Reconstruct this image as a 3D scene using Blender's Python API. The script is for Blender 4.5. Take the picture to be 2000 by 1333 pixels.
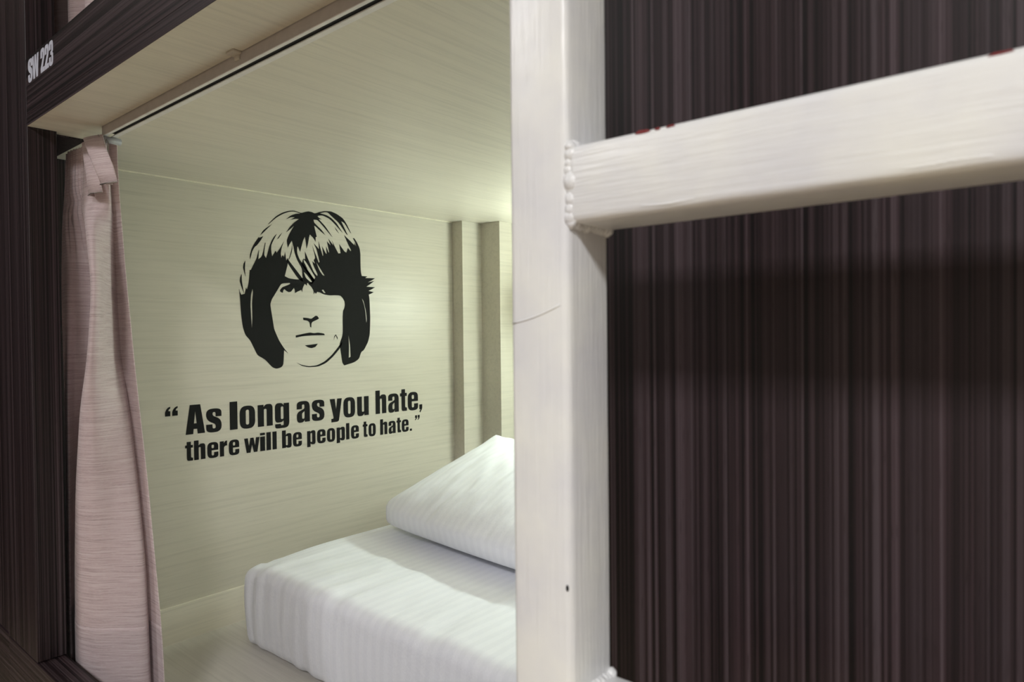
import bpy, bmesh, math, random
from mathutils import Vector, Matrix, noise
from mathutils.geometry import tessellate_polygon

random.seed(4)
scene = bpy.context.scene
for o in list(bpy.data.objects):
    bpy.data.objects.remove(o)

# ---------------------------------------------------------------- camera
YAW, PITCH, ROLL, FPX = math.radians(40.5421), math.radians(0.8094), math.radians(-0.6005), 1346.53
fw = Vector((-math.sin(YAW)*math.cos(PITCH), math.cos(YAW)*math.cos(PITCH), -math.sin(PITCH)))
rt0 = Vector((math.cos(YAW), math.sin(YAW), 0)); up0 = rt0.cross(fw)
rt = rt0*math.cos(ROLL)+up0*math.sin(ROLL); up = up0*math.cos(ROLL)-rt0*math.sin(ROLL)
cd = bpy.data.cameras.new('camera'); cam = bpy.data.objects.new('camera', cd)
scene.collection.objects.link(cam)
cam.matrix_world = Matrix(((rt.x, up.x, -fw.x, 0), (rt.y, up.y, -fw.y, 0), (rt.z, up.z, -fw.z, 0), (0, 0, 0, 1)))
cd.sensor_width = 36; cd.lens = FPX/2000*36; cd.clip_start = .01
cd.dof.use_dof = True; cd.dof.focus_distance = 1.5; cd.dof.aperture_fstop = 14
scene.camera = cam

# ---------------------------------------------------------------- world, lamps, exposure
w = bpy.data.worlds.new('world'); scene.world = w; w.use_nodes = True
w.node_tree.nodes['Background'].inputs[0].default_value = (.92, .95, 1, 1)
w.node_tree.nodes['Background'].inputs[1].default_value = .8
scene.view_settings.view_transform = 'Standard'; scene.view_settings.look = 'None'
scene.view_settings.gamma = 1; scene.view_settings.use_curve_mapping = False
scene.view_settings.exposure = 0.12
AISLE_POWER = 43; STRIP_STRENGTH = 120

def area(name, loc, power, sx, sy, col):
    l = bpy.data.lights.new(name, 'AREA'); l.shape = 'RECTANGLE'; l.size = sx; l.size_y = sy
    l.energy = power; l.color = col
    o = bpy.data.objects.new(name, l); o.location = loc; scene.collection.objects.link(o); return o
area('ceiling_light_main', (.62, -1.2, 1.285), AISLE_POWER, .6, .36, (.985, .985, 1))
area('added_fill_near', (3.05, -1.2, 1.285), AISLE_POWER*.75, .6, .36, (.985, .985, 1))  # added fill so light reaches the curtain's left part; no lamp known here
area('added_fill_far', (-1.9, -1.2, 1.285), AISLE_POWER*.35, .6, .36, (.985, .985, 1))  # added weak fill for the curtain and left upright; no lamp known here

# ---------------------------------------------------------------- helpers
COL = scene.collection
def link(name, me, parent=None):
    o = bpy.data.objects.new(name, me); COL.objects.link(o)
    if parent: o.parent = parent
    return o
def tag(o, label, cat, group=None, kind=None):
    o['label'] = label; o['category'] = cat
    if group: o['group'] = group
    if kind: o['kind'] = kind
    return o
def empty(name, loc=(0, 0, 0)):
    o = bpy.data.objects.new(name, None); o.empty_display_size = .05; o.location = loc; COL.objects.link(o); return o
def put(name, bm, mats, parent=None, smooth=False, org=None):
    """link a bmesh given in world coordinates; the object's origin goes to org or stays with the parent"""
    off = Vector((0, 0, 0))
    if parent: off = Vector(parent.location) if parent.parent is None else Vector(parent.location)+Vector(parent.parent.location)
    if org is not None and parent is None: off = Vector(org)
    for v in bm.verts: v.co -= off
    bmesh.ops.recalc_face_normals(bm, faces=bm.faces)
    me = bpy.data.meshes.new(name); bm.to_mesh(me); bm.free()
    for m in (mats if isinstance(mats, (list, tuple)) else [mats]): me.materials.append(m)
    if smooth:
        for p in me.polygons: p.use_smooth = True
    o = link(name, me, parent)
    if org is not None and parent is None: o.location = org
    return o
def box(bm, x0, x1, y0, y1, z0, z1, bev=0, seg=2):
    m = Matrix.Translation(((x0+x1)/2, (y0+y1)/2, (z0+z1)/2)) @ Matrix.Diagonal((x1-x0, y1-y0, z1-z0, 1))
    r = bmesh.ops.create_cube(bm, size=1, matrix=m)
    if bev:
        es = list({e for v in r['verts'] for e in v.link_edges})
        bmesh.ops.bevel(bm, geom=es, offset=bev, segments=seg, profile=.5, affect='EDGES')
    return bm
def bx(*a, **k): return box(bmesh.new(), *a, **k)
def tube(bm, pts, r, n=8):
    pts = [Vector(p) for p in pts]; rings = []
    for i, p in enumerate(pts):
        t = (pts[min(i+1, len(pts)-1)]-pts[max(i-1, 0)]).normalized()
        a = t.orthogonal().normalized() if i == 0 else (prev-t*prev.dot(t)).normalized()
        prev = a; b = t.cross(a)
        rings.append([bm.verts.new(p+(a*math.cos(k*2*math.pi/n)+b*math.sin(k*2*math.pi/n))*r) for k in range(n)])
    for q, s in zip(rings, rings[1:]):
        for k in range(n): bm.faces.new((q[k], q[(k+1) % n], s[(k+1) % n], s[k]))
    bm.faces.new(rings[0][::-1]); bm.faces.new(rings[-1]); return bm
def ball(bm, c, r, sc=(1, 1, 1), sub=2):
    bmesh.ops.create_icosphere(bm, subdivisions=sub, radius=r, matrix=Matrix.Translation(c) @ Matrix.Diagonal((*sc, 1)))

# ---------------------------------------------------------------- materials
def mat(name):
    m = bpy.data.materials.new(name); m.use_nodes = True
    nt = m.node_tree; b = nt.nodes['Principled BSDF']; return m, nt, b
def nd(nt, typ, **kw):
    n = nt.nodes.new(typ)
    for k, v in kw.items():
        if isinstance(v, (int, float, tuple)) and k in n.inputs: n.inputs[k].default_value = v
        else: setattr(n, k, v)
    return n
def coords(nt, scale, src='Object'):
    tc = nd(nt, 'ShaderNodeTexCoord'); mp = nd(nt, 'ShaderNodeMapping'); mp.inputs['Scale'].default_value = scale
    nt.links.new(tc.outputs[src], mp.inputs['Vector']); return mp.outputs[0]
def noisef(nt, vec, scale=1, detail=2, rough=.5):
    n = nd(nt, 'ShaderNodeTexNoise'); n.inputs['Scale'].default_value = scale; n.inputs['Detail'].default_value = detail
    n.inputs['Roughness'].default_value = rough; nt.links.new(vec, n.inputs['Vector']); return n.outputs['Fac']
def ramp(nt, fac, stops, interp='LINEAR'):
    r = nd(nt, 'ShaderNodeValToRGB'); r.color_ramp.interpolation = interp
    e = r.color_ramp.elements
    while len(e) < len(stops): e.new(.5)
    for i, (p, c) in enumerate(stops): e[i].position = p; e[i].color = (*c, 1) if len(c) == 3 else c
    nt.links.new(fac, r.inputs[0]); return r.outputs[0]
def mix(nt, a, b, fac, typ='MIX'):
    m = nd(nt, 'ShaderNodeMix', data_type='RGBA', blend_type=typ)
    for s, i in ((fac, 0), (a, 6), (b, 7)):
        if hasattr(s, 'is_linked'): nt.links.new(s, m.inputs[i])
        else: m.inputs[i].default_value = s if i == 0 else (*s, 1)
    return m.outputs[2]
def bump(nt, b, h, strength, dist):
    n = nd(nt, 'ShaderNodeBump'); n.inputs['Strength'].default_value = strength; n.inputs['Distance'].default_value = dist
    nt.links.new(h, n.inputs['Height']); nt.links.new(n.outputs[0], b.inputs['Normal'])

def wenge(name, axis):
    """dark brown laminate with straight grain along one axis"""
    m, nt, b = mat(name)
    def sc(k, l): s = [k, k, k]; s['xyz'.index(axis)] = l; return tuple(s)
    fine = noisef(nt, coords(nt, sc(400, .9)), 1, 1.5, .6)
    mid = noisef(nt, coords(nt, sc(95, .5)), 1, 2, .55)
    pore = noisef(nt, coords(nt, sc(900, 55)), 1, 1, .5)
    c1 = ramp(nt, fine, [(.36, (.005, .003, .0034)), (.47, (.0225, .0130, .0150)), (.56, (.037, .0240, .0270)), (.70, (.069, .052, .058))])
    c2 = ramp(nt, mid, [(.34, (.55, .52, .53)), (.52, (.9, .9, .9)), (.7, (1.25, 1.22, 1.24))])
    c = mix(nt, c1, c2, 1.0, 'MULTIPLY')
    c = mix(nt, c, (.010, .006, .006), ramp(nt, pore, [(.62, (0, 0, 0)), (.74, (.5, .5, .5))]))
    nt.links.new(c, b.inputs['Base Color'])
    b.inputs['Roughness'].default_value = .46; b.inputs['Specular IOR Level'].default_value = .3
    bump(nt, b, fine, .10, .0006); return m
WENGE_Z = wenge('wenge laminate upright', 'z'); WENGE_X = wenge('wenge laminate lengthwise', 'x')

def pale(name, axis, tint=1.0, rgb=(.55, .515, .43)):
    """cream ash laminate, fine streaks along one axis"""
    m, nt, b = mat(name)
    def sc(k, l): s = [k, k, k]; s['xyz'.index(axis)] = l; return tuple(s)
    a = noisef(nt, coords(nt, sc(110, 2.6)), 1, 3, .6)
    f = noisef(nt, coords(nt, sc(300, 9)), 1, 2, .6)
    base = [v*tint for v in rgb]
    c = ramp(nt, a, [(.30, tuple(v*.91 for v in base)), (.48, tuple(base)), (.72, tuple(min(1, v*1.05) for v in base))])
    c = mix(nt, c, tuple(v*.82 for v in base), ramp(nt, f, [(.56, (0, 0, 0)), (.74, (.55, .55, .55))]))
    nt.links.new(c, b.inputs['Base Color']); b.inputs['Roughness'].default_value = .40
    b.inputs['Specular IOR Level'].default_value = .4
    bump(nt, b, f, .06, .0005); return m
PALE_Y = pale('cream laminate', 'y'); PALE_X = pale('cream laminate lengthwise', 'x'); PALE_C = pale('cream ceiling laminate', 'y', 1.26); PALE_F = pale('pale grey laminate', 'x', 1.06, (.56, .535, .49)); PALE_L = pale('light cream laminate', 'y', 1.28)

def plain(name, col, rough=.5, metal=0, spec=.5):
    m, nt, b = mat(name)
    n = noisef(nt, coords(nt, (60, 60, 60)), 1, 3)
    c = ramp(nt, n, [(.3, tuple(v*.93 for v in col)), (.7, tuple(min(1, v*1.05) for v in col))])
    nt.links.new(c, b.inputs['Base Color']); b.inputs['Roughness'].default_value = rough
    b.inputs['Metallic'].default_value = metal; b.inputs['Specular IOR Level'].default_value = spec; return m
VINYL = plain('black vinyl', (.009, .009, .009), .75, 0, .12); VINYL_W = plain('pale vinyl', (.58, .60, .70), .5)
SEAL = plain('sealant', (.72, .68, .54), .5); STEEL = plain('dull steel', (.30, .28, .25), .4, .9)
TRACKM = plain('grey rail', (.44, .40, .37), .5); RAILM = plain('aluminium rail', (.78, .76, .73), .45); SLOT = plain('rail slot shade', (.02, .022, .025), .7)
ROD = plain('grey plastic', (.34, .335, .35), .45); CLIP = plain('clear clip', (.55, .50, .42), .3)
CHIP = plain('red primer', (.16, .012, .012), .6); HOLE = plain('dark hole', (.012, .011, .012), .8)
WHITEP = plain('white paint ceiling', (.75, .74, .72), .8)
FLOORM = plain('brown floor', (.58, .46, .31), .6)

def paint(nm, sc2):
    m, nt, b = mat(nm)
    n1 = noisef(nt, coords(nt, (22, 22, 22)), 1, 3, .55); n2 = noisef(nt, coords(nt, sc2), 1, 2, .6)
    c = ramp(nt, n1, [(.3, (.68, .685, .70)), (.5, (.735, .74, .725)), (.7, (.785, .79, .745))])
    nt.links.new(c, b.inputs['Base Color']); b.inputs['Roughness'].default_value = .32
    h = mix(nt, n1, n2, .35); bump(nt, b, h, .5, .0020); return m
PAINT = paint('white enamel brushed lengthwise', (25, 420, 420)); PAINT_Z = paint('white enamel brushed upright', (420, 420, 20))

def fabric():
    m, nt, b = mat('pink slub curtain')
    s = noisef(nt, coords(nt, (14, 14, 560)), 1, 2, .65); f = noisef(nt, coords(nt, (160, 160, 900)), 1, 1, .5)
    c = ramp(nt, s, [(.30, (.54, .42, .43)), (.5, (.69, .56, .57)), (.68, (.78, .68, .685))])
    c = mix(nt, c, (.76, .67, .665), ramp(nt, f, [(.5, (0, 0, 0)), (.75, (.6, .6, .6))]))
    nt.links.new(c, b.inputs['Base Color']); b.inputs['Roughness'].default_value = .75
    b.inputs['Sheen Weight'].default_value = .25
    bump(nt, b, s, .25, .0008)
    tr = nd(nt, 'ShaderNodeBsdfTranslucent'); nt.links.new(c, tr.inputs[0]); mx = nd(nt, 'ShaderNodeMixShader'); mx.inputs[0].default_value = .3
    nt.links.new(b.outputs[0], mx.inputs[1]); nt.links.new(tr.outputs[0], mx.inputs[2])
    nt.links.new(mx.outputs[0], nt.nodes['Material Output'].inputs['Surface']); return m
FABRIC = fabric()

def sheet(name):
    """white sateen with self-coloured stripes along y"""
    m, nt, b = mat(name)
    wv = nd(nt, 'ShaderNodeTexWave', wave_type='BANDS', bands_direction='X'); wv.inputs['Scale'].default_value = 12.5
    wv.inputs['Distortion'].default_value = .25; wv.inputs['Detail'].default_value = 0
    nt.links.new(coords(nt, (1, 1, 1)), wv.inputs['Vector'])
    st = ramp(nt, wv.outputs['Fac'], [(.42, (0, 0, 0)), (.58, (1, 1, 1))])
    c = mix(nt, (.832, .847, .912), (.858, .873, .935), st); nt.links.new(c, b.inputs['Base Color'])
    r = mix(nt, (.60,)*3, (.52,)*3, st); nt.links.new(r, b.inputs['Roughness'])
    wr = noisef(nt, coords(nt, (60, 8, 40)), 1, 3, .6); bump(nt, b, wr, .35, .004); return m
SHEET = sheet('white striped sateen')

def glow(name, col, s):
    m, nt, b = mat(name)
    b.inputs['Base Color'].default_value = (*col, 1); b.inputs['Emission Color'].default_value = (*col, 1)
    b.inputs['Emission Strength'].default_value = s; return m
BULB = glow('lit tube', (.87, 1, .90), STRIP_STRENGTH); PANEL_LIT = glow('lit diffuser', (1, .985, .97), 3)

# ---------------------------------------------------------------- the bunk's shell
Y0, YB = .381, .428           # front plane, back of the front frame
ZC, ZF = .3777, -.744         # capsule ceiling and floor
XW, XR, YK = -1.70, .45, 1.92 # mural wall, far end wall, back wall
def struct(name, bm, mats, label, cat, **k):
    return tag(put(name, bm, mats, **k), label, cat, kind='structure')
struct('wall_left', bx(XW-.02, XW, YB+.002, YK, ZF-.02, ZC), PALE_Y, 'cream wood-grain end wall of the bunk carrying the portrait', 'wall')
struct('wall_back', bx(XW-.02, XR+.02, YK, YK+.02, ZF-.02, ZC), PALE_X, 'cream wood-grain wall along the back of the bunk', 'wall')
struct('wall_right', bx(XR, XR+.02, YB+.002, YK, ZF-.02, ZC), PALE_Y, 'cream end wall of the bunk behind the dark panel', 'wall')
struct('floor', bx(XW, XR, YB+.002, YK, ZF-.02, ZF), PALE_F, 'pale wood-grain bunk base under the mattress', 'floor')
bm = bmesh.new()   # ceiling board with a tongue that runs out under the front beam
prof = [(XW-.02, YK+.02), (XW-.02, YB+.0005), (-1.4665, YB+.0005), (-1.4665, Y0+.0006), (-.2755, Y0+.0006), (-.2755, YB+.0005), (XR+.02, YB+.0005), (XR+.02, YK+.02)]
lo = [bm.verts.new((x, y, ZC)) for x, y in prof]; hi = [bm.verts.new((x, y, ZC+.02)) for x, y in prof]
bm.faces.new(lo[::-1]); bm.faces.new(hi)
for i in range(len(prof)): bm.faces.new((lo[i], lo[(i+1) % len(prof)], hi[(i+1) % len(prof)], hi[i]))
struct('ceiling', bm, PALE_C, 'cream wood-grain ceiling board of the bunk', 'ceiling')
struct('trim_1', bx(XW, XW+.0035, .561, 1.675, ZC-.003, ZC), SEAL, 'thin pale sealant line between portrait wall and ceiling', 'trim')
struct('trim_2', bx(XW, -1.6506, 1.675, 1.769, ZF, ZC, bev=.0008), PALE_Y, 'narrow cream box casing beside the portrait wall, left of two', 'casing')
struct('trim_3', bx(XW, -1.5645, 1.769, YK, ZF, ZC, bev=.0008), PALE_Y, 'wider cream box casing in the back corner, right of two', 'casing')
struct('baseboard_left', bx(XW, XW+.006, .561, 1.675, ZF, -.6545), PALE_L, 'lighter cream board along the foot of the portrait wall', 'baseboard')
# dark front frame
struct('trim_4', bx(-1.649, -1.467, Y0, YB, -.594, 1.32, bev=.0012), WENGE_Z, 'dark wood-grain upright board left of the curtain', 'post')
struct('trim_5', bx(-1.649, -.276, Y0, YB, -.80, -.5955, bev=.0012), WENGE_X, 'dark lower front rail under the left upright', 'rail')
bm = bx(-1.4665, -.276, Y0, YB, ZC+.0202, .496, bev=.0010)
box(bm, -1.4665, -.276, Y0, Y0+.0005, ZC, ZC+.0202)
beam = struct('trim_6', bm, WENGE_X, 'dark wood-grain front beam bearing the white bunk number', 'beam')
struct('wall_front', bx(-.275, 4.19, Y0, Y0+.022, -1.27, 1.32, bev=.001), WENGE_Z, 'large dark wood-grain panel behind the ladder', 'panel')
struct('wall_front_left', bx(-3.39, -1.6505, Y0+.003, Y0+.025, -.592, 1.32, bev=.001), WENGE_Z, 'dark panel at the left edge of the picture', 'panel')
struct('trim_7', bx(-3.39, -1.6505, Y0+.001, Y0+.025, -.80, -.594, bev=.001), WENGE_X, 'dark lower rail at the bottom left corner', 'rail')
bm = bx(XW, XW+.010, YB+.002, .56, ZF, ZC); box(bm, XW+.010, -1.486, YB+.001, .482, ZC-.003, ZC)  # second box is a dark piece standing in for shade on the ceiling
struct('trim_8_shade', bm, WENGE_Z, 'dark strip in the gap between upright and curtain, with a dark ceiling piece standing in for shade', 'trim')
# bunk above
struct('floor_upper', bx(XW, XR, YB+.001, YK, .474, .494), PALE_Y, 'base board of the upper bunk behind the beam', 'floor')
struct('wall_upper_left', bx(XW-.02, XW, YB+.002, YK, .494, 1.32), PALE_Y, 'cream end wall of the upper bunk', 'wall')
struct('wall_upper_back', bx(XW-.02, XR, YK, YK+.02, .494, 1.32), PALE_X, 'cream back wall of the upper bunk', 'wall')
# aisle in front of the bunks
struct('floor_aisle', bx(-3.4, 4.2, -1.75, 2.0, -1.29, -1.27), FLOORM, 'brown floor of the aisle in front of the bunks', 'floor')
struct('ceiling_aisle', bx(-3.4, 4.2, -1.75, 2.0, 1.32, 1.34), WHITEP, 'white ceiling over the aisle', 'ceiling')
struct('wall_aisle', bx(-3.4, 4.2, -1.77, -1.75, -1.27, 1.32), plain('grey brown wall', (.40, .36, .33), .7), 'grey-brown wall on the far side of the aisle', 'wall')
struct('light_block_left', bx(-3.42, -3.4, -1.77, 2.0, -1.27, 1.32), WENGE_Z, 'added dark wall at the far end of the aisle, darkens reflections', 'wall')  # added out of view to keep grey reflections off the dark front frame
struct('light_block_right', bx(4.2, 4.22, -1.77, 2.0, -1.27, 1.32), WENGE_Z, 'added dark wall at the near end of the aisle, blocks light', 'wall')  # added out of view to block open-end light on the ladder post's side
for x, lab in ((.62, 'middle'), (-1.9, 'far end (added as fill)'), (3.05, 'near end (added as fill)')):
    t = empty('ceiling_lamp', (x, -1.2, 1.32)); tag(t, 'white ceiling lamp over the %s of the aisle' % lab, 'lamp', 'aisle ceiling lamps')  # the two end lamps are added to brighten the curtain
    b_ = bx(x-.33, x+.33, -1.40, -1.00, 1.290, 1.319, bev=.004); put('housing', b_, WHITEP, t)
    put('diffuser', bx(x-.31, x+.31, -1.385, -1.015, 1.2865, 1.2905), PANEL_LIT, t)

# ---------------------------------------------------------------- outlines and lettering
def clean(pts):
    out = []
    for p in pts:
        if not out or (Vector(p)-Vector(out[-1])).length > 1e-7: out.append(p)
    if (Vector(out[0])-Vector(out[-1])).length < 1e-7: out.pop()
    return out
def soften(pts, lim=52):
    """cut shallow corners so traced curves run smoothly, keep the sharp ones"""
    n = len(pts); out = []
    for i in range(n):
        a, b, c = Vector(pts[i-1]), Vector(pts[i]), Vector(pts[(i+1) % n])
        d1, d2 = b-a, c-b
        if d1.length and d2.length and math.degrees(d1.angle(d2)) < lim:
            p, q = b-d1*.27, b+d2*.27; m = (p+q)/4+b/2
            out += [tuple(p), tuple(m), tuple(q)]
        else: out.append(tuple(b))
    return out
def slab(contours, place, thick):
    """filled flat cut-out with thickness; place maps (u, v, t) to world"""
    bm = bmesh.new(); loops = [clean(c) for c in contours]
    tris = tessellate_polygon([[Vector((u, v, 0)) for u, v in c] for c in loops])
    flat = [p for c in loops for p in c]
    top = [bm.verts.new(place(u, v, thick)) for u, v in flat]; bot = [bm.verts.new(place(u, v, 0)) for u, v in flat]
    for t in tris:
        try: bm.faces.new([top[i] for i in t])
        except ValueError: pass
    k = 0
    for c in loops:
        n = len(c)
        for i in range(n):
            try: bm.faces.new((top[k+i], top[k+(i+1) % n], bot[k+(i+1) % n], bot[k+i]))
            except ValueError: pass
        k += n
    return bm
def on_wall(u, v, t): return Vector((XW+.0002+t, u, v))

POLYS= [('hair', [[(9009, 1169),(9028, 1098),(9064, 1027),(9162, 1052),(9203, 1217),(9224, 1161),(9269, 1300),(9293, 1494),(9310, 1689),(9339, 1682),(9434, 1858),(9506, 1992),(9580, 2234),(9558, 1980),(9665, 2069),(9712, 2237),(9760, 2438),(9774, 2431),(9739, 2239),(9728, 2107),(9780, 2029),(9827, 2147),(9875, 2333),(9959, 2522),(10034, 2636),(10112, 2711),(9995, 2509),(9939, 2388),(9933, 2255),(9961, 2084),(10064, 2249),(10096, 2194),(10193, 2310),(10317, 2513),(10249, 2348),(10219, 2195),(10235, 2062),(10274, 2149),(10319, 2094),(10350, 2239),(10383, 2006),(10432, 2077),(10433, 1934),(10329, 1574),(10460, 1522),(10631, 1505),(10775, 1504),(10854, 1559),(10913, 1562),(11028, 1421),(11017, 1344),(10949, 1392),(10908, 1322),(10878, 1252),(10867, 1157),(10838, 1216),(10721, 1168),(10640, 1123),(10635, 1208),(10608, 1266),(10569, 1222),(10511, 1152),(10435, 1141),(10360, 1180),(10314, 1221),(10276, 1186),(10266, 1118),(10219, 1125),(10177, 1157),(10193, 1207),(10268, 1278),(10381, 1316),(10495, 1372),(10477, 1396),(10224, 1368),(10138, 1239),(10025, 1068),(9932, 932),(9885, 799),(9901, 667),(9942, 419),(9974, 204),(9994, 106),(10129, -187),(10268, -391),(10401, -546),(10275, -454),(10248, -850),(10178, -921),(10036, -951),(9917, -908),(9705, -683),(9494, -568),(9402, -387),(9292, -165),(9164, -30),(9093, 181),(9051, 530),(9032, 914)], [(9379, 1192),(9333, 1028),(9315, 753),(9331, 398),(9344, 140),(9366, 415),(9361, 819),(9395, 1111)]]),('hair', [[(10418, 2068),(10496, 1972),(10854, 1576),(10911, 1442),(10766, 1500),(10411, 1949)]]),('hair', [[(10580, 2478),(10564, 2273),(10488, 2064),(10453, 2028),(10499, 2150),(10553, 2323)]]),('hair', [[(9849, 2939),(10079, 3172),(10284, 3305),(10510, 3389),(10663, 3408),(10874, 3365),(10953, 3397),(11092, 3443),(11211, 3437),(11307, 3406),(11460, 3468),(11645, 3522),(11854, 3535),(12043, 3487),(12256, 3387),(12385, 3239),(12549, 2968),(12523, 2980),(12319, 3249),(12201, 3290),(12427, 2903),(12379, 2929),(12125, 3228),(11873, 3395),(11748, 3487),(11645, 3488),(11480, 3436),(11706, 3407),(11872, 3338),(12039, 3209),(12249, 2952),(12207, 2984),(11975, 3184),(11787, 3318),(11561, 3384),(11427, 3359),(11397, 3338),(11447, 3300),(11542, 3264),(11436, 3261),(11648, 3086),(11888, 2795),(11842, 2831),(11596, 3062),(11395, 3233),(11264, 3227),(11282, 3150),(11362, 3081),(11523, 2967),(11650, 2826),(11603, 2852),(11471, 2935),(11321, 3047),(11281, 3054),(11319, 2910),(11362, 2749),(11326, 2737),(11324, 2605),(11245, 2711),(11137, 2796),(11116, 2734),(11072, 2522),(11025, 2388),(11004, 2585),(10977, 2720),(10920, 2611),(10869, 2452),(10817, 2277),(10761, 2409),(10733, 2423),(10721, 2320),(10726, 2227),(10794, 2070),(10928, 1907),(11103, 1728),(11181, 1628),(11279, 1512),(11197, 1403),(11018, 1412),(10883, 1561),(10874, 1818),(10717, 2047),(10643, 2246),(10617, 2396),(10563, 2570),(10495, 2470),(10436, 2364),(10406, 2547),(10441, 2651),(10539, 2830),(10637, 2984),(10482, 2849),(10396, 2778),(10503, 2936),(10657, 3088),(10794, 3189),(10697, 3183),(10525, 3138),(10660, 3221),(10545, 3211),(10469, 3173),(10393, 3139),(10546, 3262),(10700, 3326),(10845, 3349),(10662, 3386),(10510, 3362),(10302, 3274),(10097, 3146),(9876, 2950)], [(10925, 1726),(11022, 1654),(11208, 1438),(11128, 1457),(10981, 1566)]]),('hair', [[(12917, 1722),(12885, 1832),(12874, 2109),(12878, 2387),(12851, 2551),(12753, 2727),(12654, 2838),(12609, 2828),(12685, 2721),(12732, 2584),(12652, 2709),(12666, 2624),(12508, 2741),(12298, 2894),(12429, 2643),(12541, 2467),(12525, 2432),(12427, 2525),(12370, 2384),(12305, 2406),(12125, 2607),(12164, 2349),(12088, 2334),(12005, 2462),(11871, 2691),(11922, 2550),(11746, 2733),(11827, 2541),(11703, 2649),(11771, 2345),(11750, 2334),(11670, 2505),(11687, 2290),(11656, 2300),(11535, 2493),(11573, 2249),(11551, 2212),(11483, 2418),(11421, 2623),(11432, 2402),(11262, 2556),(11360, 2373),(11446, 2043),(11415, 2018),(11357, 2154),(11211, 2482),(11287, 2245),(11302, 2141),(11254, 2077),(11293, 1980),(11204, 2047),(11232, 1936),(11373, 1688),(11358, 1626),(11249, 1737),(11094, 2048),(10970, 2298),(10980, 2083),(10918, 2096),(10877, 1990),(10866, 1912),(10990, 1756),(11107, 1607),(11194, 1473),(11063, 1397),(11162, 1315),(11230, 1213),(11236, 1109),(11269, 1171),(11309, 1126),(11350, 1183),(11442, 1169),(11564, 1117),(11771, 1092),(11961, 1107),(12132, 1103),(12217, 1034),(12281, 927),(12290, 818),(12266, 727),(12222, 654),(12207, 436),(12207, 165),(12199, -53),(12086, -319),(12120, -537),(12171, -875),(12240, -957),(12603, -881),(12777, -779),(12855, -579),(12955, -529),(13121, -279),(13191, -34),(13215, 459),(13194, 1044),(13172, 1165),(13254, 1196),(13365, 1247),(13163, 1278),(13280, 1329),(13415, 1400),(13084, 1405),(13212, 1476),(13383, 1588),(13144, 1539),(13308, 1612),(13420, 1678),(13042, 1665),(13124, 1716)], [(10917, 2078),(10995, 2024),(11297, 1596),(11269, 1534),(11089, 1710),(10954, 1926)], [(11318, 2055),(11394, 1947),(11604, 1657),(11542, 1666),(11432, 1800)], [(12906, 1045),(12994, 833),(13036, 610),(13065, 293),(13086, 405),(13060, 648),(12973, 963)], [(12399, -46),(12417, -426),(12402, -737),(12470, -707),(12457, -347)], [(11500, 1241),(11556, 1252),(11627, 1158),(11565, 1161)]]),('hair', [[(9323, 1963),(9320, 2075),(9371, 2241),(9442, 2376),(9577, 2567),(9603, 2554),(9710, 2610),(9637, 2492),(9529, 2352),(9458, 2297),(9387, 2178),(9332, 1980)]]),('hair', [[(9627, 2626),(9694, 2742),(9784, 2825),(9970, 2953),(9802, 2794),(9675, 2667)]]),('hair', [[(9191, 1918),(9142, 1838),(9126, 1725),(9155, 1631),(9189, 1508),(9177, 1696)]]),('hair', [[(9083, 1566),(9043, 1481),(9029, 1368),(9064, 1258),(9142, 1062),(9099, 1292),(9084, 1435)]]),('hair', [[(10115, 2563),(10190, 2677),(10271, 2760),(10165, 2596)]]),('hair', [[(11969, 3099),(12124, 2927),(12020, 3006)]]),('hair', [[(11060, 1769),(10992, 1877),(10916, 2010),(10974, 1945)]]),('chin_line', [[(12205, -222),(11990, -455),(11801, -645),(11571, -811),(11300, -916),(11037, -927),(10802, -875),(10646, -804),(10822, -909),(11037, -957),(11344, -952),(11615, -860),(11861, -678),(12131, -411)]]),('nose', [[(10880, 443),(11008, 436),(11146, 411),(11227, 464),(11288, 503),(11349, 491),(11399, 421),(11307, 377),(11175, 324),(11144, 272),(11138, 167),(11103, 185),(11089, 306),(11026, 358),(10889, 375)]]),('mouth', [[(10638, -54),(10966, 7),(11097, 25),(11228, 4),(11360, 22),(11561, -10),(11583, -57),(11139, -59),(10836, -79),(10645, -114)]]),('lower_lip', [[(10926, -333),(11134, -318),(11346, -296),(11265, -390),(11133, -421),(11024, -392)]]),('cheek_mark', [[(11892, -197),(11903, -92),(11959, -37),(12023, -133),(12013, -187),(11959, -69),(11916, -115)]])]
L1= [('A', 0.7575, 0.8054),('s', 0.8086, 0.8482),('l', 0.8701, 0.8907),('o', 0.8968, 0.9396),('n', 0.9473, 0.9903),('g', 0.9973, 1.0402),('a', 1.0638, 1.1052),('s', 1.1118, 1.1532),('y', 1.1715, 1.2136),('o', 1.2188, 1.2606),('u', 1.2683, 1.3111),('h', 1.3372, 1.3791),('a', 1.3869, 1.4295),('t', 1.4349, 1.4632),('e', 1.4669, 1.5106),(',', 1.5163, 1.5289)]
L2= [('t', 0.7557, 0.7745),('h', 0.7772, 0.8054),('e', 0.8103, 0.8385),('r', 0.8426, 0.8618),('e', 0.8663, 0.8942),('w', 0.9081, 0.9513),('i', 0.9529, 0.9669),('l', 0.9711, 0.984),('l', 0.9889, 1.0012),('b', 1.0174, 1.0463),('e', 1.0505, 1.0785),('p', 1.0953, 1.1225),('e', 1.1278, 1.1559),('o', 1.1608, 1.1884),('p', 1.1939, 1.2228),('l', 1.2272, 1.2389),('e', 1.2446, 1.2733),('t', 1.2879, 1.3053),('o', 1.3094, 1.3367),('h', 1.354, 1.3821),('a', 1.3873, 1.4153),('t', 1.4192, 1.4377),('e', 1.4407, 1.4691),('.', 1.4743, 1.4829)]

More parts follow.
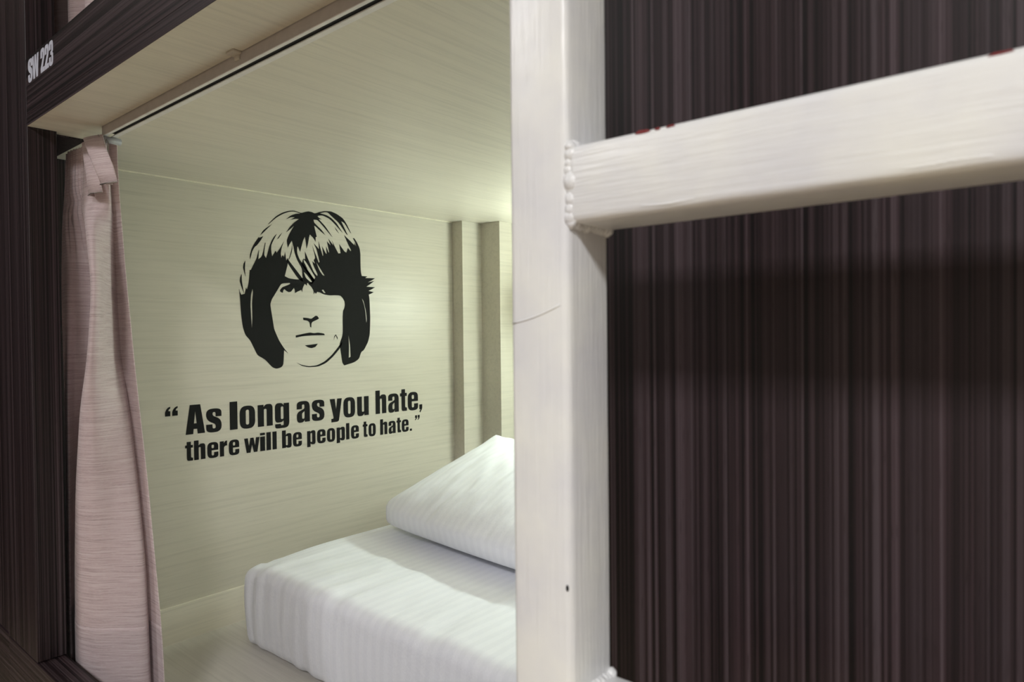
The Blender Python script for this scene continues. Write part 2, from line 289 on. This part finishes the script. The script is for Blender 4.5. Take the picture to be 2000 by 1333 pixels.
portrait = tag(empty('portrait_decal', (XW+.0002, 1.10, .05)), 'black cut-out portrait of a long-fringed face on the cream wall', 'wall decal')
for part, cs in POLYS:
    cs = [[(a/1e4, b/1e4) for a, b in c] for c in cs]
    cs = [soften(c) for c in cs]
    put(part, slab(cs, on_wall, .0004), VINYL, portrait)

def fil(pts, n=5):
    """polygon whose vertices may carry a corner radius -> smooth contour"""
    out = []; k = len(pts)
    for i in range(k):
        p = pts[i]; b = Vector(p[:2]); r = p[2] if len(p) > 2 else 0
        if not r: out.append(tuple(b)); continue
        a, c = Vector(pts[i-1][:2]), Vector(pts[(i+1) % k][:2])
        d1, d2 = a-b, c-b
        p1 = b+d1.normalized()*min(r, d1.length*.499); p2 = b+d2.normalized()*min(r, d2.length*.499)
        for j in range(n+1):
            t = j/n; s = 1-t
            out.append(tuple(p1*s*s*(1-.0)+b*2*s*t+p2*t*t))
    return out
def rr(x0, y0, x1, y1, r): return [(x0, y0, r), (x0, y1, r), (x1, y1, r), (x1, y0, r)]
_e = [(.64, .39), (.25, .39), (.25, .12, .07), (.39, .12, .07), (.39, .29), (.64, .29), (.64, -.015, .28), (0, -.015, .28), (0, .815, .28), (.64, .815, .28)]
_s = [(.62, .53), (.38, .53), (.38, .69, .06), (.26, .69, .06), (.26, .57, .08), (.62, .42, .2), (.62, -.015, .27), (0, -.015, .27), (0, .27), (.25, .27), (.25, .12, .06), (.38, .12, .06), (.38, .26, .08), (0, .43, .2), (0, .815, .27), (.62, .815, .27)]
GLYPH = {
 'A': [[(0, 0), (.15, 1), (.50, 1), (.65, 0), (.40, 0), (.385, .17), (.265, .17), (.25, 0)], [(.28, .36), (.325, .78), (.37, .36)]],
 's': [_s], 'S': [[(p[0], p[1]*1.235+.003, *p[2:]) for p in _s]],
 'l': [[(0, 0), (0, 1), (.26, 1), (.26, 0)]],
 'i': [[(0, 0), (0, .8), (.26, .8), (.26, 0)], [(0, .87), (0, 1), (.26, 1), (.26, .87)]],
 'o': [rr(0, -.015, .64, .815, .28), rr(.25, .13, .39, .67, .07)],
 'n': [[(0, 0), (0, .8), (.25, .8), (.25, .72), (.35, .815, .07), (.64, .815, .17), (.64, 0), (.38, 0), (.38, .64, .05), (.26, .64, .05), (.26, 0)]],
 'h': [[(0, 0), (0, 1), (.26, 1), (.26, .73), (.35, .815, .07), (.64, .815, .17), (.64, 0), (.38, 0), (.38, .64, .05), (.26, .64, .05), (.26, 0)]],
 'u': [[(.64, .8), (.64, 0), (.39, 0), (.39, .08), (.29, -.015, .07), (0, -.015, .17), (0, .8), (.26, .8), (.26, .16, .05), (.38, .16, .05), (.38, .8)]],
 'g': [[(.38, .8), (.62, .8), (.62, -.14, .22), (0, -.14, .14), (0, .03), (.25, .03), (.25, -.03, .03), (.37, -.03, .03), (.37, .15), (.28, .08, .08), (0, .08, .16), (0, .815, .18), (.30, .815, .1), (.38, .72)], rr(.25, .2, .37, .68, .06)],
 'a': [[(0, .51), (.25, .51), (.25, .68, .05), (.37, .68, .05), (.37, .52, .05), (0, .38, .15), (0, -.015, .19), (.30, -.015, .12), (.38, .08), (.38, 0), (.63, 0), (.63, .815, .25), (0, .815, .25)], [(.25, .13, .05), (.37, .13, .05), (.37, .42), (.25, .34, .05)]],
 'y': [[(0, .8), (.25, .8), (.31, .36), (.37, .8), (.60, .8), (.46, .0, .05), (.43, -.14, .13), (.07, -.14), (.07, .0), (.17, .0, .03), (.18, .06)]],
 't': [[(.10, .80), (.10, .97), (.36, .97), (.36, .80), (.48, .80), (.48, .66), (.36, .66), (.36, .16, .05), (.48, .14), (.48, 0), (.10, 0, .13), (.10, .66), (0, .66), (0, .80)]],
 'e': [_e, rr(.25, .50, .39, .68, .06)],
 'r': [[(0, 0), (0, .8), (.25, .8), (.25, .69), (.34, .80, .06), (.46, .815), (.46, .55), (.34, .55, .05), (.26, .48, .05), (.26, 0)]],
 'w': [[(0, .8), (.2, .8), (.26, .36), (.34, .8), (.52, .8), (.60, .36), (.66, .8), (.86, .8), (.73, 0), (.53, 0), (.43, .42), (.34, 0), (.13, 0)]],
 'W': [[(0, 1), (.2, 1), (.26, .40), (.34, 1), (.52, 1), (.60, .40), (.66, 1), (.86, 1), (.73, 0), (.53, 0), (.43, .5), (.34, 0), (.13, 0)]],
 'p': [[(0, .8), (.25, .8), (.25, .73), (.34, .815, .1), (.63, .815, .18), (.63, -.015, .18), (.34, -.015, .1), (.25, .07), (.25, -.14), (0, -.14)], rr(.25, .14, .38, .66, .05)],
 'b': [[(0, 0), (0, 1), (.25, 1), (.25, .73), (.34, .815, .1), (.63, .815, .18), (.63, -.015, .18), (.34, -.015, .1), (.25, .06), (.25, 0)], rr(.25, .14, .38, .66, .05)],
 ',': [[(0, .22), (.18, .22), (.18, .03, .05), (.05, -.15), (0, -.09), (.08, 0), (0, 0)]],
 '.': [[(0, 0), (0, .15), (.18, .15), (.18, 0)]],
 '6': [[(0, 0), (1, 0), (1, .52), (.62, .55), (.72, .72, .1), (1, .80), (1, 1), (.45, .88, .3), (0, .5, .3)]],
 '9': [[(1, 1), (0, 1), (0, .48), (.38, .45), (.28, .28, .1), (0, .20), (0, 0), (.55, .12, .3), (1, .5, .3)]],
 '2': [[(0, .62), (0, 1.015, .26), (.6, 1.015, .26), (.6, .6, .1), (.30, .2), (.6, .2), (.6, 0), (0, 0), (0, .2), (.36, .64, .05), (.36, .86, .06), (.25, .86, .06), (.25, .62)]],
 '3': [[(0, .66), (0, 1.015, .26), (.6, 1.015, .22), (.6, .56, .1), (.5, .51), (.6, .46, .08), (.6, -.015, .26), (0, -.015, .26), (0, .36), (.25, .36), (.25, .13, .06), (.36, .13, .06), (.36, .43, .04), (.2, .45), (.2, .57), (.36, .6, .04), (.36, .87, .06), (.25, .87, .06), (.25, .66)]],
}
def glyph(ch, u0, u1, base, h):
    cs = [fil(c) for c in GLYPH[ch]]
    xs = [p[0] for c in cs for p in c]; a, b = min(xs), max(xs)
    return [[(u0+(x-a)/(b-a)*(u1-u0), base+y*h) for x, y in c] for c in cs]
def letter(ch, u0, u1, base, h, parent):
    cs = glyph(ch, u0, u1, base, h)
    if ch == 'i':   # stem and dot of one letter
        bm = slab([cs[0]], on_wall, .0004); b2 = slab([cs[1]], on_wall, .0004)
        me = bpy.data.meshes.new('t'); b2.to_mesh(me); b2.free(); bm.from_mesh(me); bpy.data.meshes.remove(me)
    else: bm = slab(cs, on_wall, .0004)
    return put('letter', bm, VINYL, parent)
quote = tag(empty('quote_decal', (XW+.0002, .80, -.25)), 'two lines of black quotation lettering under the portrait', 'wall decal')
for ch, a, b in L1: letter(ch, a, b, -.2453-.0105*((a+b)/2-.8), .0722, quote)
for ch, a, b in L2: letter(ch, a, b, -.3106-.0130*((a+b)/2-.83), .0482, quote)
for a, b in ((.7096, .7219), (.7263, .7393)): put('quotation_mark', slab(glyph('6', a, b, -.1954, .0228), on_wall, .0004), VINYL, quote)
for a, b in ((1.4972, 1.5060), (1.5085, 1.5173)): put('quotation_mark', slab(glyph('9', a, b, -.2869, .0160), on_wall, .0004), VINYL, quote)
def on_beam(u, v, t): return Vector((u, Y0-.0001-t, v))
for ch, a, b in (('S', -1.4509, -1.4265), ('W', -1.427, -1.3914), ('2', -1.3808, -1.3602), ('2', -1.3585, -1.3381), ('3', -1.3362, -1.3161)):
    put('letter', slab(glyph(ch, a, b, .4500, .0400), on_beam, .0003), VINYL_W, beam)

# ---------------------------------------------------------------- ladder
S = .038; LX0, LX1, LY0, LY1 = -.2368, -.1988, .275, .313
ladder = tag(empty('bunk_ladder', (-.05, .294, -1.27)), 'white painted square-tube steel ladder in front of the dark panel', 'ladder')
put('post', bx(LX0, LX1, LY0, LY1, -1.27, 1.05, bev=.0042, seg=4), PAINT_Z, ladder, True)
put('post', bx(.145, .183, LY0, LY1, -1.27, 1.05, bev=.0042, seg=4), PAINT_Z, ladder, True)
for k in range(-4, 4):
    zt = .0904+k*.2734
    r = put('rung', bx(LX1-.0005, .1455, LY0+.0004, LY1-.0004, zt-S, zt, bev=.0042, seg=4), PAINT, ladder, True)
    if k not in (-1, 0): continue
    bm = bmesh.new(); rnd = random.Random(11+k)
    z = zt-S+.003
    while z < zt-.001:                       # bead down the front corner
        q = rnd.uniform(.0038, .0058); ball(bm, (LX1+.0002+rnd.uniform(-.0008, .0010), LY0+.0030, z), q, (rnd.uniform(.75, .95), .72, rnd.uniform(.8, 1.15))); z += q*.95
    for i in range(11):                      # bead along the top and the underside
        y = LY0+.003+i*.0032
        ball(bm, (LX1+.0004, y, zt-.0002+rnd.uniform(-.0006, .0006)), rnd.uniform(.0026, .0036))
        ball(bm, (LX1+.0006, y, zt-S+.0002+rnd.uniform(-.0006, .0006)), rnd.uniform(.0026, .0036))
    for v in bm.verts: v.co += v.normal*0+Vector((noise.noise(v.co*420), noise.noise(v.co*420+Vector((9, 0, 0))), noise.noise(v.co*420+Vector((0, 9, 0)))))*.0008
    wb = put('weld_bead', bm, PAINT, r, True); wb['label'] = 'lumpy painted weld bead'
    if k == 0:
        for cx, ln, hh in ((-.1575, .0042, .0012), (-.1500, .0013, .0008), (-.1440, .0022, .0007), (-.0250, .0040, .0006)):
            bm = bmesh.new(); ball(bm, (cx, LY0+.0016, zt-.0012), 1, (ln, .0006, hh), 2)
            for v in bm.verts: v.co += Vector((noise.noise(v.co*900)*.0009, 0, noise.noise(v.co*800)*.0005))
            put('paint_chip', bm, CHIP, r, True)['label'] = 'chip of red primer'
bm = bmesh.new(); ball(bm, (-.2010, LY0+.0002, -.1277), 1, (.0009, .0005, .0017), 2)
put('screw_hole', bm, HOLE, ladder, True)['label'] = 'small black hole'
bm = bmesh.new()                             # hardened runs in the paint of the post
tube(bm, [(-.2345+i*.0044, LY0-.0001, .0042+.0006*i+.00009*i*i) for i in range(8)], .00045, 6)
put('paint_run', bm, PAINT, ladder, True)
bm = bmesh.new(); x = -.175                  # ridges of dried paint along the rung's lower front edge
while x < .13:
    q = .0006+.0008*abs(noise.noise(Vector((x*60, 3, 1)))); z = .0904-S+.0036+.0016*noise.noise(Vector((x*45, 0, 2)))
    if noise.noise(Vector((x*38, 7, 4))) > .02: ball(bm, (x, LY0+.0011, z), 1, (.004, .0007+q*.2, q*1.2), 2)
    elif len(bm.verts): put('paint_run', bm, PAINT, ladder, True); bm = bmesh.new()
    x += .0031
if len(bm.verts): put('paint_run', bm, PAINT, ladder, True)

# ---------------------------------------------------------------- curtain rail
rail = tag(empty('curtain_rail', (-.85, .482, ZC)), 'white slotted curtain rail under the bunk ceiling', 'curtain rail')
RX0, RX1 = -1.372, -.277
bm = bmesh.new()
box(bm, RX0, RX1, .4712, .4728, .3607, ZC, bev=.0003, seg=1); box(bm, RX0, RX1, .4918, .4934, .3607, ZC, bev=.0003, seg=1)
box(bm, RX0, RX1, .4712, .4934, ZC-.0016, ZC)
put('track', bm, TRACKM, rail)
for ya, yb in ((.4712, .4768), (.4848, .4934)): put('lip', bx(RX0, RX1, ya, yb, .3600, .3618, bev=.0003, seg=1), RAILM, rail)
put('inner_channel', bx(RX0+.02, RX1, .4740, .4906, .3632, .3660), SLOT, rail)['label'] = 'dark slot of the track'
for bxx in (-.882, -.40):
    bm = bx(bxx-.010, bxx+.010, .4590, .4712, ZC-.0035, ZC, bev=.001); box(bm, bxx-.006, bxx+.006, .4690, .4712, ZC-.010, ZC-.003, bev=.0006)
    put('bracket', bm, CLIP, rail)
bm2 = tube(bmesh.new(), [(-1.366, .4625, .3540), (-1.366, .5000, .3535)], .0062, 18)
put('end_stop', bm2, ROD, rail, True)['label'] = 'short grey round end stop'

# ---------------------------------------------------------------- curtain
def lerp(tab, z):
    tab = sorted(tab, key=lambda t: t[2])
    if z <= tab[0][2]: return Vector(tab[0][:2])
    for a, b in zip(tab, tab[1:]):
        if z <= b[2]: return Vector(a[:2]).lerp(Vector(b[:2]), (z-a[2])/(b[2]-a[2]))
    return Vector(tab[-1][:2])
def spline(P, n):
    """centripetal-ish smooth line through the points of one cross-section"""
    out = []; k = len(P)
    for i in range(k-1):
        p0, p1, p2, p3 = P[max(i-1, 0)], P[i], P[i+1], P[min(i+2, k-1)]
        for j in range(n):
            t = j/n
            out.append(tuple(.5*((2*b)+(-a+c)*t+(2*a-5*b+4*c-d)*t*t+(-a+3*b-3*c+d)*t**3) for a, b, c, d in zip(p0, p1, p2, p3)))
    out.append(tuple(P[-1])); return out
def smoothz(tab, z):
    v = Vector((0, 0))
    for d, k in ((-.036, .15), (-.018, .22), (0, .26), (.018, .22), (.036, .15)): v += lerp(tab, z+d)*k
    return v
def curtain_sheet(rails, z0, z1, nz, nseg, off=0.0, gather=None, zs=.262):
    rows = []
    for i in range(nz+1):
        z = z0+(z1-z0)*i/nz
        P = [tuple(smoothz(t, z)) for t in rails]
        row = spline(P, nseg); m = len(row); pts = []
        for j, (x, y) in enumerate(row):
            s = j/(m-1)
            if gather:
                lo_, hi_, cnt, amp = gather
                if lo_ < s < hi_:
                    q = (s-lo_)/(hi_-lo_); f = max(0, min(1, (z-(zs-.13))/.13)); f = f*f*(3-2*f)
                    pin = 1-.75*math.exp(-((z-zs)/.012)**2)
                    y += amp*f*pin*math.sin(q*cnt*2*math.pi)*math.sin(q*math.pi)**.4
                    x += amp*.4*f*pin*math.cos(q*cnt*2*math.pi+1)
            y += .0012*noise.noise(Vector((x*9, z*5, 3.1))) - off
            pts.append(Vector((x, y, z)))
        rows.append(pts)
    return rows
def sheet_bm(rows, thick):
    bm = bmesh.new(); g = [[bm.verts.new(p) for p in r] for r in rows]
    for a, b in zip(g, g[1:]):
        for k in range(len(a)-1): bm.faces.new((a[k], a[k+1], b[k+1], b[k]))
    bmesh.ops.recalc_face_normals(bm, faces=bm.faces)
    bmesh.ops.solidify(bm, geom=list(bm.faces), thickness=thick); return bm
CURT = [[(-1.5714, 0.476, 0.3903), (-1.5805, 0.476, 0.3357), (-1.5898, 0.476, 0.2806), (-1.6084, 0.476, 0.2259), (-1.6188, 0.476, 0.1014), (-1.6149, 0.476, -0.0455), (-1.6117, 0.476, -0.1503), (-1.6147, 0.476, -0.3084), (-1.6176, 0.476, -0.4674), (-1.6175, 0.476, -0.6265), (-1.6163, 0.476, -0.7144), (-1.6154, 0.476, -0.8067)], [(-1.532, 0.472, 0.3821), (-1.5408, 0.472, 0.3286), (-1.5498, 0.472, 0.2746), (-1.5478, 0.466, 0.2182), (-1.5577, 0.466, 0.0979), (-1.5599, 0.466, -0.0441), (-1.5628, 0.466, -0.1461), (-1.5686, 0.466, -0.3002), (-1.5715, 0.466, -0.455), (-1.5713, 0.466, -0.6099), (-1.5702, 0.466, -0.6955), (-1.5693, 0.466, -0.7853)], [(-1.5072, 0.474, 0.3779), (-1.5158, 0.474, 0.3249), (-1.5245, 0.474, 0.2715), (-1.5375, 0.478, 0.2184), (-1.5462, 0.484, 0.0981), (-1.5658, 0.484, -0.0449), (-1.5834, 0.484, -0.1491), (-1.6014, 0.484, -0.308), (-1.6104, 0.484, -0.468), (-1.6132, 0.484, -0.6281), (-1.6121, 0.484, -0.7162), (-1.6112, 0.484, -0.8087)], [(-1.4885, 0.476, 0.3748), (-1.497, 0.476, 0.3223), (-1.5027, 0.476, 0.2689), (-1.5132, 0.49, 0.2171), (-1.5271, 0.508, 0.0982), (-1.5345, 0.508, -0.0452), (-1.583, 0.508, -0.1513), (-1.6337, 0.508, -0.3167), (-1.6551, 0.508, -0.4838), (-1.658, 0.508, -0.6492), (-1.6568, 0.508, -0.7403), (-1.6558, 0.508, -0.8359)], [(-1.466, 0.474, 0.3702), (-1.4715, 0.474, 0.3178), (-1.4771, 0.474, 0.2651), (-1.4159, 0.456, 0.2029), (-1.3696, 0.449, 0.0878), (-1.3968, 0.449, -0.0407), (-1.4388, 0.449, -0.1364), (-1.4687, 0.449, -0.2834), (-1.4825, 0.449, -0.4318), (-1.4852, 0.449, -0.5794), (-1.4841, 0.449, -0.6607), (-1.4832, 0.449, -0.7461)], [(-1.4368, 0.474, 0.3647), (-1.4396, 0.474, 0.3127), (-1.4397, 0.474, 0.2601), (-1.3826, 0.456, 0.1993), (-1.3506, 0.455, 0.0871), (-1.3719, 0.455, -0.0405), (-1.3971, 0.455, -0.1342), (-1.4149, 0.455, -0.277), (-1.4225, 0.455, -0.4206), (-1.4195, 0.455, -0.5629), (-1.4132, 0.455, -0.64), (-1.4071, 0.455, -0.7207)], [(-1.3934, 0.474, 0.3566), (-1.396, 0.474, 0.3057), (-1.3936, 0.474, 0.2539), (-1.3929, 0.478, 0.2028), (-1.415, 0.488, 0.0917), (-1.4091, 0.488, -0.0423), (-1.4037, 0.488, -0.1377), (-1.3957, 0.488, -0.2802), (-1.3878, 0.488, -0.422), (-1.375, 0.488, -0.5617), (-1.369, 0.488, -0.6387), (-1.3632, 0.488, -0.7193)], [(-1.3811, 0.48, 0.3555), (-1.3787, 0.48, 0.304), (-1.369, 0.48, 0.2515), (-1.4097, 0.496, 0.2066), (-1.4733, 0.52, 0.096), (-1.4593, 0.52, -0.0444), (-1.4185, 0.52, -0.1416), (-1.3813, 0.52, -0.2839), (-1.3547, 0.52, -0.4234), (-1.3447, 0.52, -0.5643), (-1.3413, 0.52, -0.6424), (-1.3357, 0.52, -0.7235)], [(-1.3949, 0.49, 0.3601), (-1.3925, 0.49, 0.3079), (-1.3852, 0.49, 0.2551), (-1.4342, 0.51, 0.2108), (-1.5003, 0.538, 0.0981), (-1.4835, 0.538, -0.0454), (-1.4473, 0.538, -0.1452), (-1.4095, 0.538, -0.291), (-1.3824, 0.538, -0.434), (-1.3723, 0.538, -0.5784), (-1.3664, 0.538, -0.6577), (-1.3607, 0.538, -0.7407)], [(-1.3784, 0.498, 0.3587), (-1.376, 0.498, 0.3066), (-1.3712, 0.498, 0.2543), (-1.4, 0.512, 0.2074), (-1.4488, 0.538, 0.0955), (-1.4228, 0.538, -0.0444), (-1.4005, 0.538, -0.1421), (-1.3667, 0.538, -0.2851), (-1.3406, 0.538, -0.4252), (-1.3152, 0.538, -0.5621), (-1.3096, 0.538, -0.6393), (-1.3042, 0.538, -0.7199)]]
curtain = tag(empty('curtain', (-1.45, .48, -.715)), 'pink slub curtain drawn aside at the left of the lower bunk', 'curtain')
rows = curtain_sheet(CURT, .3598, -.715, 160, 16, gather=(.01, .42, 7, .0065))
put('cloth', sheet_bm(rows, .0012), FABRIC, curtain, True)
hem = [[p+Vector((0, -.0008, 0)) for p in r] for r in rows if r[0].z < -.535]
put('hem', sheet_bm(hem, .0012), FABRIC, curtain, True)
# stiff pleat at the leading edge, its stitch line and the wire hook
bm = bmesh.new()
for pl in ([[(-1.396, .4660, .3590), (-1.408, .4520, .3590), (-1.382, .4560, .3592), (-1.356, .4660, .3594)],
            [(-1.368, .4660, .3250), (-1.378, .4505, .3250), (-1.354, .4550, .3252), (-1.332, .4650, .3254)],
            [(-1.340, .4660, .2960), (-1.350, .4500, .2960), (-1.326, .4545, .2962), (-1.305, .4640, .2964)],
            [(-1.310, .4660, .2630), (-1.322, .4510, .2630), (-1.302, .4545, .2634), (-1.282, .4625, .2640)]],
           [[(-1.452, .4700, .3590), (-1.446, .4620, .3590), (-1.432, .4610, .3590), (-1.420, .4660, .3590)],
            [(-1.436, .4700, .3250), (-1.432, .4600, .3250), (-1.414, .4585, .3250), (-1.396, .4640, .3250)],
            [(-1.424, .4700, .2960), (-1.418, .4590, .2960), (-1.396, .4565, .2960), (-1.374, .4630, .2960)],
            [(-1.412, .4700, .2560), (-1.404, .4580, .2560), (-1.380, .4550, .2560), (-1.352, .4630, .2560)]]):
    rowsp = [[Vector(q) for q in spline(r, 5)] for r in pl]
    put('pleat', sheet_bm(rowsp, .0015), FABRIC, curtain, True)
bm = tube(bmesh.new(), [(-1.323, .4500, .2626), (-1.302, .4535, .2626), (-1.282, .4615, .2630)], .0011, 6)
put('stitch_line', bm, STEEL, curtain, True)
put('stitch_line', tube(bmesh.new(), [(-1.404, .4570, .2556), (-1.380, .4540, .2556), (-1.352, .4620, .2556)], .0008, 6), STEEL, curtain, True)
bm = tube(bmesh.new(), [(-1.3600, .4725, .3400), (-1.3600, .4722, .3480), (-1.3600, .4742, .3530), (-1.3590, .4765, .3480), (-1.3560, .4745, .3270), (-1.3440, .4700, .3100), (-1.3200, .4650, .2870), (-1.2960, .4580, .2625)], .0011, 8)
put('hook', bm, STEEL, curtain, True)['label'] = 'bent wire curtain hook'
# the curtain of the bunk above
UP = []
for i in range(9):
    x = -1.66+i*.045; yy = .468+(.012 if i % 2 else -.012); UP.append([(x, yy, .5), (x-.004, yy, .9), (x, yy, 1.3)])
uc = tag(empty('curtain', (-1.48, .47, .50)), 'pink curtain of the upper bunk, a corner above the numbered beam', 'curtain')
put('cloth', sheet_bm(curtain_sheet(UP, 1.29, .515, 20, 6), .0012), FABRIC, uc, True)

# ---------------------------------------------------------------- mattress and pillow
def rounded_box(lo, hi, r, step):
    bm = bmesh.new(); seen = {}
    n = [max(2, int(round((hi[i]-lo[i])/step[i]))) for i in range(3)]
    def vert(i, j, k):
        key = (i, j, k)
        if key not in seen:
            p = Vector([lo[a]+(hi[a]-lo[a])*q/n[a] for a, q in enumerate(key)])
            c = Vector([min(max(p[a], lo[a]+r), hi[a]-r) for a in range(3)])
            d = p-c
            if d.length > 1e-9: p = c+d.normalized()*r
            seen[key] = bm.verts.new(p)
        return seen[key]
    for ax in range(3):
        a, b = [q for q in range(3) if q != ax]
        for side in (0, n[ax]):
            for i in range(n[a]):
                for j in range(n[b]):
                    def kk(u, v): t = [0, 0, 0]; t[ax] = side; t[a] = u; t[b] = v; return vert(*t)
                    try: bm.faces.new((kk(i, j), kk(i+1, j), kk(i+1, j+1), kk(i, j+1)))
                    except ValueError: pass
    bmesh.ops.recalc_face_normals(bm, faces=bm.faces); bm.normal_update(); return bm
ML, MH = (-1.565, .828, ZF), (.40, 1.74, -.548)
bm = rounded_box(ML, MH, .027, (.010, .010, .008))
disp = {}
for v in bm.verts:
    p, nrm = v.co, v.normal
    fz = (p.z-ZF)/(MH[2]-ZF); dx, dy = p.x-ML[0], p.y-ML[1]
    h = .0062*noise.noise(Vector((p.x*24, p.y*3.2, p.z*6)))*(.22+.78*math.exp(-dy/.22))*nrm.z
    h += .0040*noise.noise(Vector((p.x*9, p.y*3, 7)))*max(nrm.z, 0)
    rg = 1-abs(noise.noise(Vector((p.x*15+p.y*4, p.y*2.2, 21))))*2.2
    h += .0032*max(0, rg)**3*math.exp(-dy/.24)*max(nrm.z, 0)
    fr = max(0, -nrm.y)
    h += fr*(.0042*noise.noise(Vector((p.x*34, 2, p.z*3.5)))*(.4+.9*math.exp(-dx/.25))+.010*max(0, math.sin(max(0, min(1, fz))*math.pi))**.8)
    cr = math.exp(-((dx/.05)**2))*math.exp(-((dy/.06)**2))
    h += cr*.010*noise.noise(Vector((math.atan2(dy-.034, dx-.034)*5, 1, p.z*5)))
    disp[v] = nrm*h - Vector((0, 0, .010))*math.exp(-((dx/.09)**2+(dy/.12)**2))*fz
for v, d in disp.items():
    v.co += d
    if v.co.z < ZF: v.co.z = ZF
mattress = tag(put('mattress', bm, SHEET, smooth=True, org=(-.58, 1.28, ZF)), 'mattress in a white striped fitted sheet on the bunk base', 'mattress')

ang = math.radians(-6); U = Vector((math.cos(ang), math.sin(ang), 0)); V = Vector((-math.sin(ang), math.cos(ang), 0))
FL = Vector((-1.517, 1.176, 0)); PW, PD = .64, .455; ZS0, ZS1 = -.494, -.345
top_z = MH[2]+.002
bm = bmesh.new(); NU, NV = 96, 72; gt, gb = [], []
for j in range(NV+1):
    rt_, rb_ = [], []
    for i in range(NU+1):
        u, v = i/NU*2-1, j/NV*2-1
        pu = u*(1-.035*(1-v*v)*1.0); pv = v*(1-.045*(1-u*u))   # sides pull in, corners stay out as ears
        cc = abs(u*v)**5 if v < 0 else 0; pu *= 1-.075*cc; pv *= 1-.13*cc   # front corners rounded off
        base = FL+U*((pu+1)/2*PW)+V*((pv+1)/2*PD)
        t = (v+1)/2; seam = ZS0+(ZS1-ZS0)*t
        rho = max(abs(u), abs(v)); full = max(0, 1-rho**8)**.5*(.55+.45*(1-u*u)*(1-v*v))
        seam -= .018*(1-abs(u))*t
        wr = .0035*noise.noise(Vector((u*7, v*2.2, 5)))+.0028*noise.noise(Vector((u*15, v*4, 9)))
        wr -= .006*math.exp(-((u+.18-.10*v)/.035)**2)*math.exp(-((v+.75)/.35)**2)
        zt_ = seam+.068*full+wr*min(1, full*3)
        zb_ = max(top_z, seam-.085*full)
        if j in (0, NV) or i in (0, NU):
            z = max(top_z, seam+.0015*noise.noise(base*40)); q = bm.verts.new((base.x, base.y, z)); rt_.append(q); rb_.append(q)
        else:
            fwd = V*(-.014*max(0, (1-u*u))*math.exp(-((v+1)/.12)))
            rt_.append(bm.verts.new((base.x+fwd.x, base.y+fwd.y, max(zt_, zb_+.001)))); rb_.append(bm.verts.new((base.x, base.y, zb_)))
    gt.append(rt_); gb.append(rb_)
for j in range(NV):
    for i in range(NU):
        bm.faces.new((gt[j][i], gt[j][i+1], gt[j+1][i+1], gt[j+1][i]))
        q = (gb[j][i], gb[j+1][i], gb[j+1][i+1], gb[j][i+1])
        try: bm.faces.new(q)
        except ValueError: pass
pillow = tag(put('pillow', bm, SHEET, smooth=True, org=(-1.18, 1.40, top_z)), 'white striped pillow propped at the back of the mattress', 'pillow')

# ---------------------------------------------------------------- strip lamp on the back wall (lights the bunk)
lamp = tag(empty('strip_lamp', (-1.05, YK, .09)), 'lit strip lamp on the back wall of the bunk', 'lamp')
put('housing', bx(-1.34, -.68, YK-.030, YK-.0005, .070, .110, bev=.003), WHITEP, lamp)
put('tube', tube(bmesh.new(), [(-1.32, YK-.046, .090), (-.70, YK-.046, .090)], .012, 20), BULB, lamp, True)
for x in (-1.33, -.69): put('socket', bx(x-.012, x+.012, YK-.062, YK-.028, .074, .106, bev=.002), WHITEP, lamp)
